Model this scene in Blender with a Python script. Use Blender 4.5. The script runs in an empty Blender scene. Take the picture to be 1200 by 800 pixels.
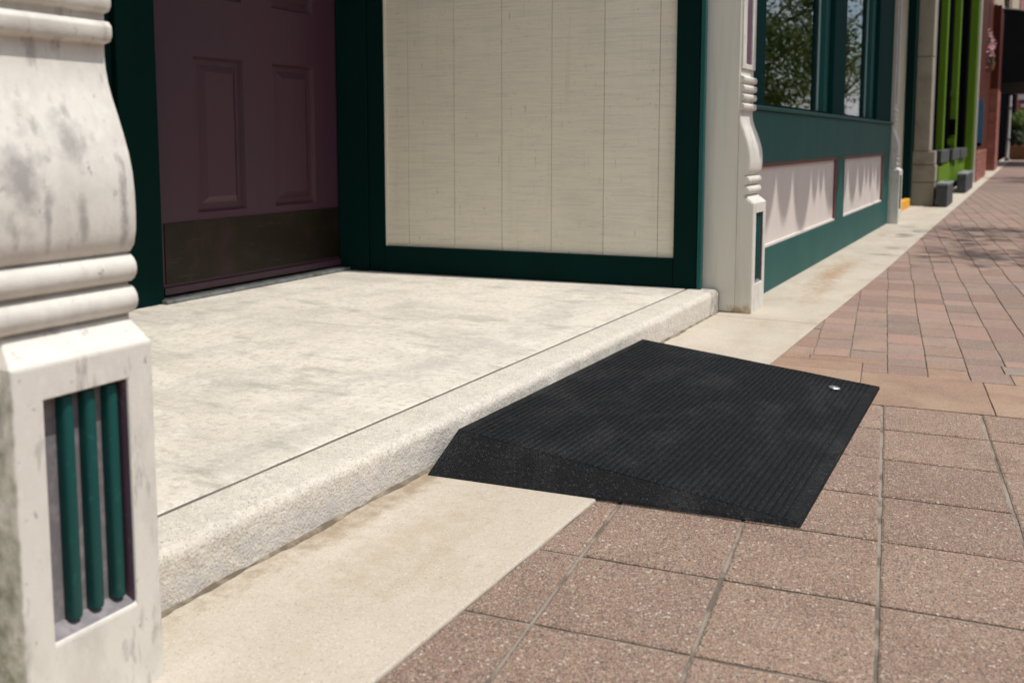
import bpy, bmesh, math, random
from mathutils import Vector, noise
from math import sin, cos, pi, radians as rad
random.seed(7)
scene = bpy.context.scene
COL = scene.collection

# ------------------------------------------------------------------ camera
cam_d = bpy.data.cameras.new('camera'); cam = bpy.data.objects.new('camera', cam_d); COL.objects.link(cam)
scene.camera = cam
cam.location = (0, 0, 0.6)
cam.rotation_euler = (rad(90 - 5.775), 0, rad(28.65))
cam_d.sensor_fit = 'HORIZONTAL'; cam_d.sensor_width = 36
cam_d.lens = 36 * 1113.4 / 1200
cam_d.shift_y = -0.1025
cam_d.clip_start = 0.02; cam_d.clip_end = 600
cam_d.dof.use_dof = True; cam_d.dof.focus_distance = 1.9; cam_d.dof.aperture_fstop = 5.6

# ------------------------------------------------------------------ light
SUN = Vector((0.45, 0.075, 1.0)).normalized()
elev = math.asin(SUN.z)
world = bpy.data.worlds.new('World'); scene.world = world; world.use_nodes = True
wn, wl = world.node_tree.nodes, world.node_tree.links
bg = wn['Background']; bg.inputs[1].default_value = 0.15
sky = wn.new('ShaderNodeTexSky'); sky.sky_type = 'NISHITA'; sky.sun_disc = False
sky.sun_elevation = elev; sky.sun_rotation = math.atan2(SUN.x, SUN.y)
sky.air_density = 1.0; sky.dust_density = 1.5
tc = wn.new('ShaderNodeTexCoord'); mp = wn.new('ShaderNodeMapping'); mp.inputs['Scale'].default_value = (1, 1, 3)
nz = wn.new('ShaderNodeTexNoise'); nz.inputs['Scale'].default_value = 2.6; nz.inputs['Detail'].default_value = 7
rp = wn.new('ShaderNodeValToRGB'); rp.color_ramp.elements[0].position = .42; rp.color_ramp.elements[1].position = .60
mx = wn.new('ShaderNodeMix'); mx.data_type = 'RGBA'; mx.inputs[7].default_value = (7.5, 7.6, 7.9, 1)
wl.new(tc.outputs['Generated'], mp.inputs[0]); wl.new(mp.outputs[0], nz.inputs[0]); wl.new(nz.outputs[0], rp.inputs[0])
wl.new(rp.outputs[0], mx.inputs[0]); wl.new(sky.outputs[0], mx.inputs[6]); wl.new(mx.outputs[2], bg.inputs[0])
sl = bpy.data.lights.new('sun', 'SUN'); sl.energy = 3.55; sl.angle = rad(0.8); sl.color = (1.0, 0.955, 0.875)
so = bpy.data.objects.new('sun', sl); COL.objects.link(so); so.rotation_euler = SUN.to_track_quat('Z', 'Y').to_euler()
so.location = (8, 2, 14)
vs = scene.view_settings
vs.view_transform = 'Standard'; vs.look = 'None'; vs.exposure = 0.05; vs.gamma = 1.0; vs.use_curve_mapping = False
scene.cycles.max_bounces = 8; scene.cycles.diffuse_bounces = 5; scene.cycles.transparent_max_bounces = 12

# ------------------------------------------------------------------ material helper
def lin(r, g, b):
    f = lambda c: ((c/255 + .055)/1.055)**2.4 if c > 10 else c/255/12.92
    return (f(r), f(g), f(b), 1)

def mat(name, base, rough=.8, layers=(), bumps=(), spec=.5, metallic=0, obj_random=None, obj_value=0.0, grains=(), stain_shade=()):
    """layers: (colour, scale vec, lo, hi, amount, detail); grains: (colour, scale, threshold, above?, amount);
    stain_shade: (colour, centre, radii, amount); bumps: (scale vec, strength, distance, detail, kind)"""
    m = bpy.data.materials.new(name); m.use_nodes = True
    N, L = m.node_tree.nodes, m.node_tree.links
    P = N['Principled BSDF']
    P.inputs['Roughness'].default_value = rough; P.inputs['Specular IOR Level'].default_value = spec
    P.inputs['Metallic'].default_value = metallic
    geo = N.new('ShaderNodeNewGeometry'); pos = geo.outputs['Position']
    def scaled(s):
        v = N.new('ShaderNodeVectorMath'); v.operation = 'MULTIPLY'; v.inputs[1].default_value = s
        L.new(pos, v.inputs[0]); return v.outputs[0]
    rgb = N.new('ShaderNodeRGB'); rgb.outputs[0].default_value = base; cur = rgb.outputs[0]
    def mix(fac, c, cur, sock=False):
        x = N.new('ShaderNodeMix'); x.data_type = 'RGBA'
        L.new(fac, x.inputs[0]); L.new(cur, x.inputs[6])
        if sock: L.new(c, x.inputs[7])
        else: x.inputs[7].default_value = c
        return x.outputs[2]
    def maprange(v, lo, hi, a):
        r = N.new('ShaderNodeMapRange'); r.inputs[1].default_value = lo; r.inputs[2].default_value = hi
        r.inputs[3].default_value = 0; r.inputs[4].default_value = a; L.new(v, r.inputs[0]); return r.outputs[0]
    if obj_random:
        oi = N.new('ShaderNodeObjectInfo'); cur = mix(oi.outputs['Random'], obj_random, cur)
        if obj_value:
            w = N.new('ShaderNodeTexWhiteNoise'); w.noise_dimensions = '1D'; L.new(oi.outputs['Random'], w.inputs['W'])
            r = N.new('ShaderNodeMapRange'); r.inputs[3].default_value = 1 - obj_value; r.inputs[4].default_value = 1 + obj_value
            L.new(w.outputs[0], r.inputs[0])
            h = N.new('ShaderNodeHueSaturation'); L.new(r.outputs[0], h.inputs['Value']); L.new(cur, h.inputs['Color']); cur = h.outputs[0]
    for (c, s, lo, hi, a, det) in layers:
        n = N.new('ShaderNodeTexNoise'); n.inputs['Scale'].default_value = 1; n.inputs['Detail'].default_value = det
        n.inputs['Roughness'].default_value = .6
        L.new(scaled(s), n.inputs[0]); cur = mix(maprange(n.outputs[0], lo, hi, a), c, cur)
    for (c, s, th, above, a) in grains:
        v = N.new('ShaderNodeTexVoronoi'); v.inputs['Scale'].default_value = 1; L.new(scaled((s, s, s)), v.inputs[0])
        sep = N.new('ShaderNodeSeparateColor'); L.new(v.outputs['Color'], sep.inputs[0])
        ch = sep.outputs[0] if above else sep.outputs[1]
        cur = mix(maprange(ch, th - .01, th + .01, a), c, cur)
    for (c, ce, rd, a) in stain_shade:
        s = N.new('ShaderNodeVectorMath'); s.operation = 'SUBTRACT'; s.inputs[1].default_value = ce; L.new(pos, s.inputs[0])
        d = N.new('ShaderNodeVectorMath'); d.operation = 'DIVIDE'; d.inputs[1].default_value = rd; L.new(s.outputs[0], d.inputs[0])
        l = N.new('ShaderNodeVectorMath'); l.operation = 'LENGTH'; L.new(d.outputs[0], l.inputs[0])
        n = N.new('ShaderNodeTexNoise'); n.inputs['Scale'].default_value = 34; n.inputs['Detail'].default_value = 8; n.inputs['Roughness'].default_value = .65; L.new(pos, n.inputs[0])
        ad = N.new('ShaderNodeMath'); ad.operation = 'MULTIPLY_ADD'; L.new(n.outputs[0], ad.inputs[0]); ad.inputs[1].default_value = 2.6
        L.new(l.outputs['Value'], ad.inputs[2])
        cur = mix(maprange(ad.outputs[0], 2.15, 1.35, a), c, cur)
    L.new(cur, P.inputs['Base Color'])
    nrm = None
    for (s, st, dist, det, kind) in bumps:
        if kind == 'voronoi':
            n = N.new('ShaderNodeTexVoronoi'); out = n.outputs['Distance']; n.inputs['Scale'].default_value = 1
        else:
            n = N.new('ShaderNodeTexNoise'); out = n.outputs[0]; n.inputs['Scale'].default_value = 1
            n.inputs['Detail'].default_value = det
        L.new(scaled(s), n.inputs[0])
        b = N.new('ShaderNodeBump'); b.inputs['Strength'].default_value = st; b.inputs['Distance'].default_value = dist
        L.new(out, b.inputs['Height'])
        if nrm: L.new(nrm, b.inputs['Normal'])
        nrm = b.outputs[0]
    if nrm: L.new(nrm, P.inputs['Normal'])
    return m

S3 = lambda s: (s, s, s)
M = {}
M['carved'] = mat('weathered_cream_paint', (.66, .635, .58, 1), .66,
    stain_shade=[((.20, .205, .145, 1), (-.93, .540, .1), (.4, .0035, .6), .95), ((.27, .255, .25, 1), (-.85, .575, .560), (.05, .034, .060), .8), ((.30, .285, .275, 1), (-.86, .635, .600), (.05, .030, .045), .75), ((.26, .245, .24, 1), (-.85, .690, .530), (.05, .008, .075), .85), ((.28, .27, .26, 1), (-.85, .64, .515), (.05, .008, .05), .75), ((.30, .29, .28, 1), (-.85, .60, .52), (.05, .006, .05), .75)],  # first patch: mildew green, with the shade of the side face painted in
    layers=[((.46, .43, .385, 1), (17, 17, 9.0), .48, .68, .55, 9), ((.28, .265, .25, 1), (50, 50, 14), .565, .67, .6, 10), ((.12, .11, .11, 1), (90, 90, 60), .645, .70, .55, 9), ((.74, .72, .67, 1), (60, 60, 40), .56, .7, .5, 5), ((.45, .26, .10, 1), S3(50), .73, .78, .7, 4)],
    bumps=[(S3(420), .25, .0015, 4, 'noise'), ((90, 90, 30), .45, .0025, 7, 'noise')])
M['cream'] = mat('cream_painted_board', (.70, .68, .59, 1), .6,
    layers=[((.44, .42, .34, 1), (20, 20, 1.5), .5, .75, .45, 7), ((.36, .27, .12, 1), S3(28), .70, .80, .6, 5)],
    bumps=[((200, 200, 9), .25, .0015, 4, 'noise')], stain_shade=[((.38, .24, .08, 1), (-.865, 3.253, .008), (.07, .05, .030), .95)])
M['pinkcream'] = mat('pale_cream_panel_paint', (.66, .60, .56, 1), .6,
    layers=[((.54, .50, .47, 1), (6, 6, 2), .45, .7, .5, 6)], bumps=[(S3(200), .1, .001, 3, 'noise')])
M['sideboard'] = mat('grooved_plywood_cream', (.81, .765, .63, 1), .75, obj_random=(.80, .745, .60, 1),
    layers=[((.66, .63, .53, 1), (7, 7, 150), .45, .66, .7, 6), ((.46, .435, .355, 1), (24, 24, 420), .61, .72, .5, 6), ((.13, .12, .095, 1), (26, 26, 560), .640, .71, .85, 7), ((.10, .09, .075, 1), (90, 90, 40), .69, .74, .8, 5), ((.62, .56, .42, 1), (30, 30, 1.6), .58, .74, .35, 4),
            ((.25, .23, .18, 1), (150, 150, 12), .655, .74, .75, 5), ((.58, .555, .47, 1), (2.2, 2.2, 1.1), .5, .75, .5, 5)],
    bumps=[((30, 30, 420), .6, .002, 4, 'noise')])
M['side_dirt'] = mat('dark_joint', (.05, .045, .04, 1), .9)
M['groove_dirt'] = mat('grey_groove_dirt', (.15, .13, .11, 1), .95, layers=[((.09, .08, .065, 1), S3(16), .45, .65, .7, 5)])
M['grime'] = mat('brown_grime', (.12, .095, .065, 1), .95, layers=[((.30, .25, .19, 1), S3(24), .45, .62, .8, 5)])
M['green'] = mat('dark_green_paint', (.0010, .0160, .0135, 1), .7, spec=.06,
    layers=[((.002, .024, .021, 1), (4, 4, 1.2), .45, .75, .5, 5), ((.01, .05, .04, 1), S3(120), .70, .78, .4, 3)],
    bumps=[((140, 140, 9), .12, .001, 3, 'noise')])
M['greenwall'] = mat('teal_green_facade_paint', (.011, .085, .078, 1), .55, spec=.2,
    layers=[((.026, .12, .11, 1), (5, 5, 3), .45, .75, .6, 6), ((.06, .19, .17, 1), S3(70), .66, .76, .35, 4)],
    bumps=[((90, 90, 9), .12, .001, 3, 'noise')])
M['teal'] = mat('sky_lit_teal_reveal', (.30, .45, .45, 1), .5)  # pale tone puts the sky light on the reveal into the colour
M['purple'] = mat('plum_door_paint', (.062, .026, .041, 1), .38, spec=.4,
    layers=[((.048, .030, .046, 1), (3, 3, 1), .4, .7, .8, 4), ((.10, .07, .07, 1), S3(150), .72, .78, .5, 2)],
    bumps=[((90, 90, 7), .08, .001, 3, 'noise')])
M['mauve'] = mat('mauve_grey_paint', (.165, .155, .170, 1), .6,
    layers=[((.30, .27, .28, 1), S3(45), .48, .66, .75, 6), ((.06, .045, .05, 1), S3(150), .66, .74, .6, 3)],
    bumps=[(S3(300), .2, .001, 3, 'noise')])
M['plumtrim'] = mat('plum_trim_paint', (.10, .055, .085, 1), .6, layers=[((.20, .16, .19, 1), S3(60), .55, .7, .5, 5)])
M['postgreen'] = mat('deep_green_window_paint', (.003, .036, .034, 1), .75, spec=.04)
M['maroon'] = mat('maroon_trim_paint', (.13, .035, .035, 1), .5)
M['brass'] = mat('tarnished_brass', (.022, .017, .009, 1), .42, metallic=.55,
    layers=[((.02, .016, .010, 1), S3(22), .4, .65, .85, 7), ((.09, .07, .035, 1), (8, 8, 90), .60, .74, .5, 7), ((.06, .028, .038, 1), S3(9), .5, .68, .6, 7)])
M['alu'] = mat('grey_metal', (.24, .26, .26, 1), .45, metallic=.5, layers=[((.05, .05, .05, 1), S3(30), .45, .65, .6, 5)])
M['steel'] = mat('bright_screw_steel', (.75, .78, .82, 1), .3, metallic=.9)
M['rust'] = mat('rusty_hinge_steel', (.09, .035, .02, 1), .7, metallic=.3)
M['floor'] = mat('pale_troweled_concrete', (.645, .60, .53, 1), .85,
    layers=[((.40, .37, .32, 1), (2.2, 5.5, 3), .46, .68, .65, 9), ((.44, .425, .39, 1), (7, 2.5, 5), .49, .62, .6, 11), ((.70, .66, .60, 1), S3(11), .5, .66, .6, 8), ((.30, .285, .245, 1), (6, 14, 6), .56, .68, .6, 11),
            ((.38, .35, .30, 1), S3(60), .52, .66, .6, 6), ((.74, .71, .66, 1), S3(130), .56, .68, .5, 4)],
    grains=[((.30, .27, .22, 1), 520, .955, True, .65)],
    bumps=[(S3(260), .3, .0018, 5, 'noise'), (S3(30), .15, .003, 5, 'noise')])
M['edge'] = mat('worn_step_edge_concrete', (.60, .555, .485, 1), .88,
    layers=[((.47, .44, .39, 1), S3(20), .45, .66, .6, 10), ((.68, .645, .585, 1), S3(85), .52, .64, .6, 7), ((.34, .315, .275, 1), S3(160), .58, .68, .5, 5),
            ((.12, .10, .08, 1), S3(130), .655, .70, .85, 4), ((.32, .22, .13, 1), S3(60), .68, .75, .6, 5)],
    grains=[((.25, .22, .19, 1), 480, .93, True, .6), ((.70, .68, .64, 1), 420, .93, False, .6)],
    bumps=[(S3(60), .6, .005, 8, 'noise'), (S3(240), .6, .003, 5, 'noise')],
    stain_shade=[((.20, .185, .17, 1), (-.955, 3.23, .04), (.05, .13, .08), .85), ((.47, .462, .455, 1), (-.940, 1.3, .020), (.014, 1.6, .046), .8)])  # first patch paints the pilaster's cast shadow on the step end; second greys the front
M['strip'] = mat('sandy_concrete_strip', (.475, .42, .345, 1), .9,
    layers=[((.56, .505, .43, 1), (5, 3, 5), .45, .65, .7, 8), ((.38, .30, .215, 1), (9, 4, 5), .52, .70, .6, 9), ((.33, .27, .20, 1), S3(40), .60, .72, .35, 6),
            ((.36, .30, .22, 1), S3(130), .55, .70, .45, 3)],
    grains=[((.22, .18, .13, 1), 620, .95, True, .55), ((.70, .66, .60, 1), 560, .95, False, .5)],
    stain_shade=[((.30, .15, .045, 1), (-.77, 4.5, 0), (.09, .75, 1), .62), ((.34, .20, .09, 1), (-.72, 3.9, 0), (.05, .4, 1), .45),
            ((.24, .17, .10, 1), (-.925, 1.45, 0), (.05, .9, 1), .7), ((.36, .28, .19, 1), (-.80, 1.15, 0), (.10, .35, 1), .4)],
    bumps=[(S3(330), .3, .0015, 4, 'noise')])
PAVB = dict(grains=[((.44, .345, .27, 1), 480, .70, True, .7), ((.10, .07, .06, 1), 520, .74, False, .7), ((.30, .14, .10, 1), 400, .88, True, .5),
                    ((.40, .25, .15, 1), 430, .94, True, .5), ((.17, .16, .17, 1), 380, .965, True, .6), ((.56, .49, .41, 1), 300, .978, False, .8), ((.05, .045, .045, 1), 380, .98, True, .85)],
            bumps=[(S3(430), .85, .0022, 3, 'voronoi'), (S3(800), .35, .001, 3, 'noise'), (S3(18), .3, .004, 3, 'noise')])
M['paver'] = mat('exposed_aggregate_paver', (.268, .187, .145, 1), .92, obj_random=(.308, .214, .162, 1), obj_value=.17,
    layers=[((.195, .130, .10, 1), S3(8), .46, .68, .75, 8), ((.35, .25, .19, 1), S3(5), .5, .7, .5, 5)], **PAVB)
M['slab'] = mat('orange_paver_slab', (.345, .215, .150, 1), .92, obj_random=(.36, .24, .175, 1), obj_value=.10,
    layers=[((.24, .16, .12, 1), S3(10), .47, .68, .7, 8), ((.40, .29, .20, 1), S3(4), .5, .65, .6, 6)],
    grains=[((.48, .36, .26, 1), 480, .85, True, .45), ((.19, .12, .085, 1), 520, .92, False, .6)],
    bumps=PAVB['bumps'])
SB = dict(grains=[((.40, .32, .265, 1), 380, .86, True, .5), ((.13, .10, .085, 1), 400, .9, False, .55)],
          bumps=[(S3(200), .5, .002, 3, 'voronoi'), (S3(40), .3, .003, 4, 'noise')])
M['small_a'] = mat('small_pink_paver', (.305, .185, .145, 1), .92, obj_random=(.26, .185, .155, 1), obj_value=.2,
    layers=[((.20, .15, .13, 1), S3(12), .5, .7, .6, 6), ((.31, .23, .18, 1), S3(6), .52, .7, .5, 5)], **SB)
M['small_b'] = mat('small_grey_brown_paver', (.245, .18, .145, 1), .92, obj_random=(.31, .205, .155, 1), obj_value=.14,
    layers=[((.17, .135, .12, 1), S3(12), .5, .7, .6, 6)], **SB)
M['greypaver'] = mat('grey_mortar_patch', (.27, .215, .175, 1), .95, layers=[((.15, .13, .11, 1), S3(25), .45, .7, .7, 6)], bumps=SB['bumps'])
M['flute'] = mat('teal_green_flute_paint', (.004, .066, .061, 1), .5, spec=.3, layers=[((.03, .13, .115, 1), S3(90), .58, .7, .5, 5)])
M['joint'] = mat('sandy_joint_fill', (.235, .205, .17, 1), .95,
    layers=[((.28, .25, .21, 1), S3(7), .45, .6, .7, 8), ((.09, .075, .058, 1), S3(11), .50, .60, .8, 9)], bumps=[(S3(200), .5, .003, 4, 'noise')])
M['rubber'] = mat('black_recycled_rubber', (.0100, .0110, .0125, 1), .75, spec=.16,
    layers=[((.024, .025, .027, 1), (9, 6, 6), .48, .64, .95, 10), ((.035, .038, .043, 1), S3(110), .62, .72, .5, 4)],
    grains=[((.075, .08, .088, 1), 520, .955, True, .6), ((.004, .004, .005, 1), 420, .7, False, .8)],
    bumps=[(S3(420), .8, .0025, 4, 'noise')])
M['stone'] = mat('buff_limestone', (.30, .27, .205, 1), .88,
    layers=[((.17, .15, .11, 1), S3(5), .5, .7, .7, 8), ((.38, .345, .27, 1), S3(3), .5, .7, .6, 6)], bumps=[(S3(30), .3, .005, 6, 'noise')])
M['stonecap'] = mat('grey_purple_paint', (.17, .155, .17, 1), .7)
M['yellow'] = mat('yellow_kerb_paint', (.72, .36, .03, 1), .7, layers=[((.45, .22, .03, 1), S3(14), .55, .7, .7, 5)])
M['lime'] = mat('lime_green_paint', (.115, .215, .016, 1), .7, spec=.08, layers=[((.085, .16, .010, 1), (8, 8, 2), .45, .7, .6, 5)])
M['black'] = mat('black_paint', (.005, .005, .007, 1), .8, spec=.0)
M['charcoal'] = mat('charcoal_stone', (.045, .05, .052, 1), .8, layers=[((.10, .11, .11, 1), S3(18), .5, .7, .5, 6)], bumps=[(S3(60), .4, .004, 5, 'noise')])
M['trough_top'] = mat('pale_grey_stone_top', (.20, .22, .21, 1), .85)
M['redpaint'] = mat('red_brown_timber', (.070, .016, .009, 1), .7, spec=.08, layers=[((.11, .03, .014, 1), (5, 5, 1), .45, .7, .7, 5)])
M['brick'] = mat('salmon_brick', (.36, .13, .09, 1), .88, obj_random=(.28, .085, .06, 1), obj_value=.15, layers=[((.20, .07, .05, 1), S3(30), .5, .7, .5, 5)])
M['mortar'] = mat('grey_mortar', (.20, .15, .13, 1), .95)
M['bluepaint'] = mat('blue_sign_paint', (.045, .16, .27, 1), .5)
M['awning'] = mat('black_awning_canvas', (.008, .008, .009, 1), .75, spec=.12, layers=[((.014, .014, .014, 1), (2, 2, 2), .5, .7, .5, 4)])
M['greencanvas'] = mat('green_awning_canvas', (.02, .09, .07, 1), .9)
M['whitepaint'] = mat('off_white_paint', (.62, .62, .62, 1), .6)
M['leaf'] = mat('green_leaf', (.10, .17, .025, 1), .55, obj_random=(.09, .15, .025, 1), layers=[((.12, .18, .03, 1), S3(4), .45, .65, .8, 2)])
M['leafdark'] = mat('dark_green_leaf', (.025, .05, .012, 1), .6)
M['petal'] = mat('pink_petal', (.50, .18, .22, 1), .7)
M['bark'] = mat('grey_brown_bark', (.10, .075, .055, 1), .95, bumps=[((40, 40, 8), .8, .02, 5, 'noise')])
M['wood'] = mat('brown_timber', (.16, .075, .03, 1), .7)
M['asphalt'] = mat('asphalt', (.05, .05, .052, 1), .95, layers=[((.075, .073, .07, 1), S3(2), .45, .7, .6, 6)], bumps=[(S3(120), .4, .004, 3, 'noise')])
M['kerb'] = mat('kerb_concrete', (.38, .36, .32, 1), .9)
M['ground'] = mat('dry_ground', (.16, .14, .10, 1), .95, layers=[((.08, .10, .04, 1), S3(.2), .45, .6, .8, 6)])
M['interior'] = mat('dim_interior_wall', (.05, .045, .04, 1), .9)
M['opp1'] = mat('red_brick_facade', (.26, .10, .07, 1), .9, layers=[((.17, .07, .05, 1), S3(3), .45, .7, .6, 6)])
M['opp2'] = mat('white_render', (.66, .64, .60, 1), .8)
M['opp3'] = mat('tan_render', (.42, .33, .23, 1), .8)
M['roadwhite'] = mat('road_marking_paint', (.7, .7, .66, 1), .8)

def leafmat(name, c, ct):
    m = M[name]; N, L = m.node_tree.nodes, m.node_tree.links; P = N['Principled BSDF']
    t = N.new('ShaderNodeBsdfTranslucent'); t.inputs[0].default_value = ct
    x = N.new('ShaderNodeMixShader'); x.inputs[0].default_value = .45
    L.new(P.outputs[0], x.inputs[1]); L.new(t.outputs[0], x.inputs[2]); L.new(x.outputs[0], N['Material Output'].inputs[0])
leafmat('leaf', None, (.20, .30, .03, 1))

# far paving: brick pattern in the rotated frame of the paving
def far_paving():
    m = bpy.data.materials.new('far_small_paving'); m.use_nodes = True; N, L = m.node_tree.nodes, m.node_tree.links
    P = N['Principled BSDF']; P.inputs['Roughness'].default_value = .93
    g = N.new('ShaderNodeNewGeometry'); mpn = N.new('ShaderNodeMapping'); mpn.inputs['Rotation'].default_value = (0, 0, rad(90 - 7.1))
    L.new(g.outputs['Position'], mpn.inputs[0])
    b = N.new('ShaderNodeTexBrick'); b.inputs['Scale'].default_value = 1; b.inputs['Brick Width'].default_value = .2
    b.inputs['Row Height'].default_value = .098; b.inputs['Mortar Size'].default_value = .004
    b.inputs['Color1'].default_value = (.27, .18, .145, 1); b.inputs['Color2'].default_value = (.235, .165, .135, 1)
    b.inputs['Mortar'].default_value = (.13, .105, .085, 1); L.new(mpn.outputs[0], b.inputs[0])
    n = N.new('ShaderNodeTexNoise'); n.inputs['Scale'].default_value = 1.3; n.inputs['Detail'].default_value = 6
    x = N.new('ShaderNodeMix'); x.data_type = 'RGBA'; x.blend_type = 'MULTIPLY'; x.inputs[0].default_value = .5
    r = N.new('ShaderNodeValToRGB'); r.color_ramp.elements[0].position = .3; r.color_ramp.elements[0].color = (.55, .55, .55, 1); r.color_ramp.elements[1].position = .6
    L.new(g.outputs['Position'], n.inputs[0]); L.new(n.outputs[0], r.inputs[0]); L.new(b.outputs[0], x.inputs[6]); L.new(r.outputs[0], x.inputs[7])
    L.new(x.outputs[2], P.inputs['Base Color']); return m
M['farpave'] = far_paving()

def glass():
    m = bpy.data.materials.new('window_glass'); m.use_nodes = True; N, L = m.node_tree.nodes, m.node_tree.links
    N.remove(N['Principled BSDF'])
    t = N.new('ShaderNodeBsdfTransparent'); t.inputs[0].default_value = (.75, .82, .80, 1)
    g = N.new('ShaderNodeBsdfGlossy'); g.inputs['Roughness'].default_value = .0
    f = N.new('ShaderNodeFresnel'); f.inputs[0].default_value = 2.8
    x = N.new('ShaderNodeMixShader'); L.new(f.outputs[0], x.inputs[0]); L.new(t.outputs[0], x.inputs[1]); L.new(g.outputs[0], x.inputs[2])
    L.new(x.outputs[0], N['Material Output'].inputs[0]); return m
M['glass'] = glass()

# ------------------------------------------------------------------ object helpers
def wloc(o):
    v = Vector((0, 0, 0))
    while o is not None: v += o.location; o = o.parent
    return v

class MB:
    """collects faces in world coordinates; build() links them as ONE mesh object"""
    def __init__(s): s.v = []; s.f = []
    def face(s, pts):
        i = len(s.v); s.v += [tuple(p) for p in pts]; s.f.append(list(range(i, i + len(pts)))); return s
    def box(s, x0, x1, y0, y1, z0, z1, skip=''):
        i = len(s.v)
        s.v += [(x0,y0,z0),(x1,y0,z0),(x1,y1,z0),(x0,y1,z0),(x0,y0,z1),(x1,y0,z1),(x1,y1,z1),(x0,y1,z1)]
        F = {'b':(0,3,2,1),'t':(4,5,6,7),'n':(0,1,5,4),'e':(1,2,6,5),'f':(2,3,7,6),'w':(3,0,4,7)}
        for k, q in F.items():
            if k not in skip: s.f.append([i + a for a in q])
        return s
    def hexa(s, lo, hi):
        """lo, hi: four points each, same winding (counter-clockwise from above)"""
        i = len(s.v); s.v += [tuple(p) for p in lo] + [tuple(p) for p in hi]
        s.f += [[i+3,i+2,i+1,i],[i+4,i+5,i+6,i+7]] + [[i+k, i+(k+1)%4, i+4+(k+1)%4, i+4+k] for k in range(4)]
        return s
    def prism(s, prof, y0, y1):
        """profile (x, z) extruded along y"""
        n = len(prof); i = len(s.v)
        s.v += [(x, y0, z) for x, z in prof] + [(x, y1, z) for x, z in prof]
        s.f.append(list(range(i, i+n))); s.f.append(list(range(i+2*n-1, i+n-1, -1)))
        for k in range(n): s.f.append([i+k, i+n+k, i+n+(k+1)%n, i+(k+1)%n])
        return s
    def tube(s, pts, radii, n=8, cap=True):
        base = len(s.v); pts = [Vector(p) for p in pts]
        for k, p in enumerate(pts):
            d = (pts[min(k+1, len(pts)-1)] - pts[max(k-1, 0)]).normalized()
            a = d.orthogonal().normalized(); b = d.cross(a)
            for j in range(n):
                t = 2*pi*j/n; s.v.append(tuple(p + (a*cos(t) + b*sin(t))*radii[k]))
        for k in range(len(pts)-1):
            for j in range(n):
                s.f.append([base+k*n+j, base+k*n+(j+1)%n, base+(k+1)*n+(j+1)%n, base+(k+1)*n+j])
        if cap:
            s.f.append([base+j for j in range(n)][::-1]); s.f.append([base+(len(pts)-1)*n+j for j in range(n)])
        return s
    def build(s, name, m, parent=None, bevel=0, smooth=False, origin=None, recalc=True, seg=2):
        off = wloc(parent) if parent else Vector((0, 0, 0))
        if origin is None:
            origin = Vector((sum(v[0] for v in s.v)/len(s.v), sum(v[1] for v in s.v)/len(s.v), min(v[2] for v in s.v)))
        origin = Vector(origin)
        me = bpy.data.meshes.new(name)
        me.from_pydata([tuple(Vector(v) - origin) for v in s.v], [], s.f)
        me.validate()
        if recalc:
            bm = bmesh.new(); bm.from_mesh(me); bmesh.ops.recalc_face_normals(bm, faces=bm.faces); bm.to_mesh(me); bm.free()
        me.materials.append(m); me.update()
        if smooth:
            for p in me.polygons: p.use_smooth = True
        o = bpy.data.objects.new(name, me); COL.objects.link(o)
        if parent: o.parent = parent; o.location = origin - off
        else: o.location = origin
        if bevel:
            b = o.modifiers.new('bevel', 'BEVEL'); b.width = bevel; b.segments = seg; b.limit_method = 'ANGLE'; b.angle_limit = rad(35)
            if smooth is False: b.harden_normals = False
        if smooth:
            try:
                with_sharp = o.data; [setattr(e, 'use_edge_sharp', False) for e in with_sharp.edges]
            except Exception: pass
        return o

def shade_auto(o, deg=40):
    """smooth faces, sharp edges beyond the angle"""
    me = o.data; bm = bmesh.new(); bm.from_mesh(me)
    for f in bm.faces: f.smooth = True
    for e in bm.edges:
        if len(e.link_faces) != 2 or e.calc_face_angle(9) > rad(deg): e.smooth = False
    bm.to_mesh(me); bm.free(); return o

def thing(name, label, cat, loc, group=None):
    o = bpy.data.objects.new(name, None); COL.objects.link(o); o.location = loc
    o['label'] = label; o['category'] = cat
    if group: o['group'] = group
    return o
def tag(o, label=None, cat=None, group=None, kind=None):
    if label: o['label'] = label
    if cat: o['category'] = cat
    if group: o['group'] = group
    if kind: o['kind'] = kind
    return o
def copy_tree(o, parent=None):
    c = o.copy(); COL.objects.link(c); c.parent = parent
    for ch in list(o.children): copy_tree(ch, c)
    return c

XW = -.902      # facade plane
ZS = .079       # step height
def xe(y):       # street edge of the concrete strip, very slightly bent
    P_ = [(-3, -.618), (1.40, -.618), (2.55, -.597), (4.70, -.580), (7.5, -.586), (60, -.588)]
    for (a, xa), (b, xb) in zip(P_[:-1], P_[1:]):
        if y <= b: return xa + (xb-xa)*(y-a)/(b-a)
    return -.588
XE = -.618

# ------------------------------------------------------------------ ground, road, strip
g = MB().face([(-300,-300,-.16),(300,-300,-.16),(300,400,-.16),(-300,400,-.16)]).build('ground', M['ground']); tag(g, kind='structure')
r = MB().box(3.16, 11.0, -40, 200, -.20, -.125).build('road', M['asphalt']); tag(r, kind='structure')
mk = MB()
for k in range(30): mk.box(7.02, 7.14, -10+k*5, -7.5+k*5, -.124, -.121)
mk.build('road_marking', M['roadwhite'], r)
k1 = MB().box(3.0, 3.16, -40, 200, -.2, .002).build('kerb', M['kerb'], bevel=.012); tag(k1, kind='structure')
k2 = MB().box(11.0, 14.0, -40, 200, -.2, .0).build('far_pavement', M['strip']); tag(k2, kind='structure')

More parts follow.
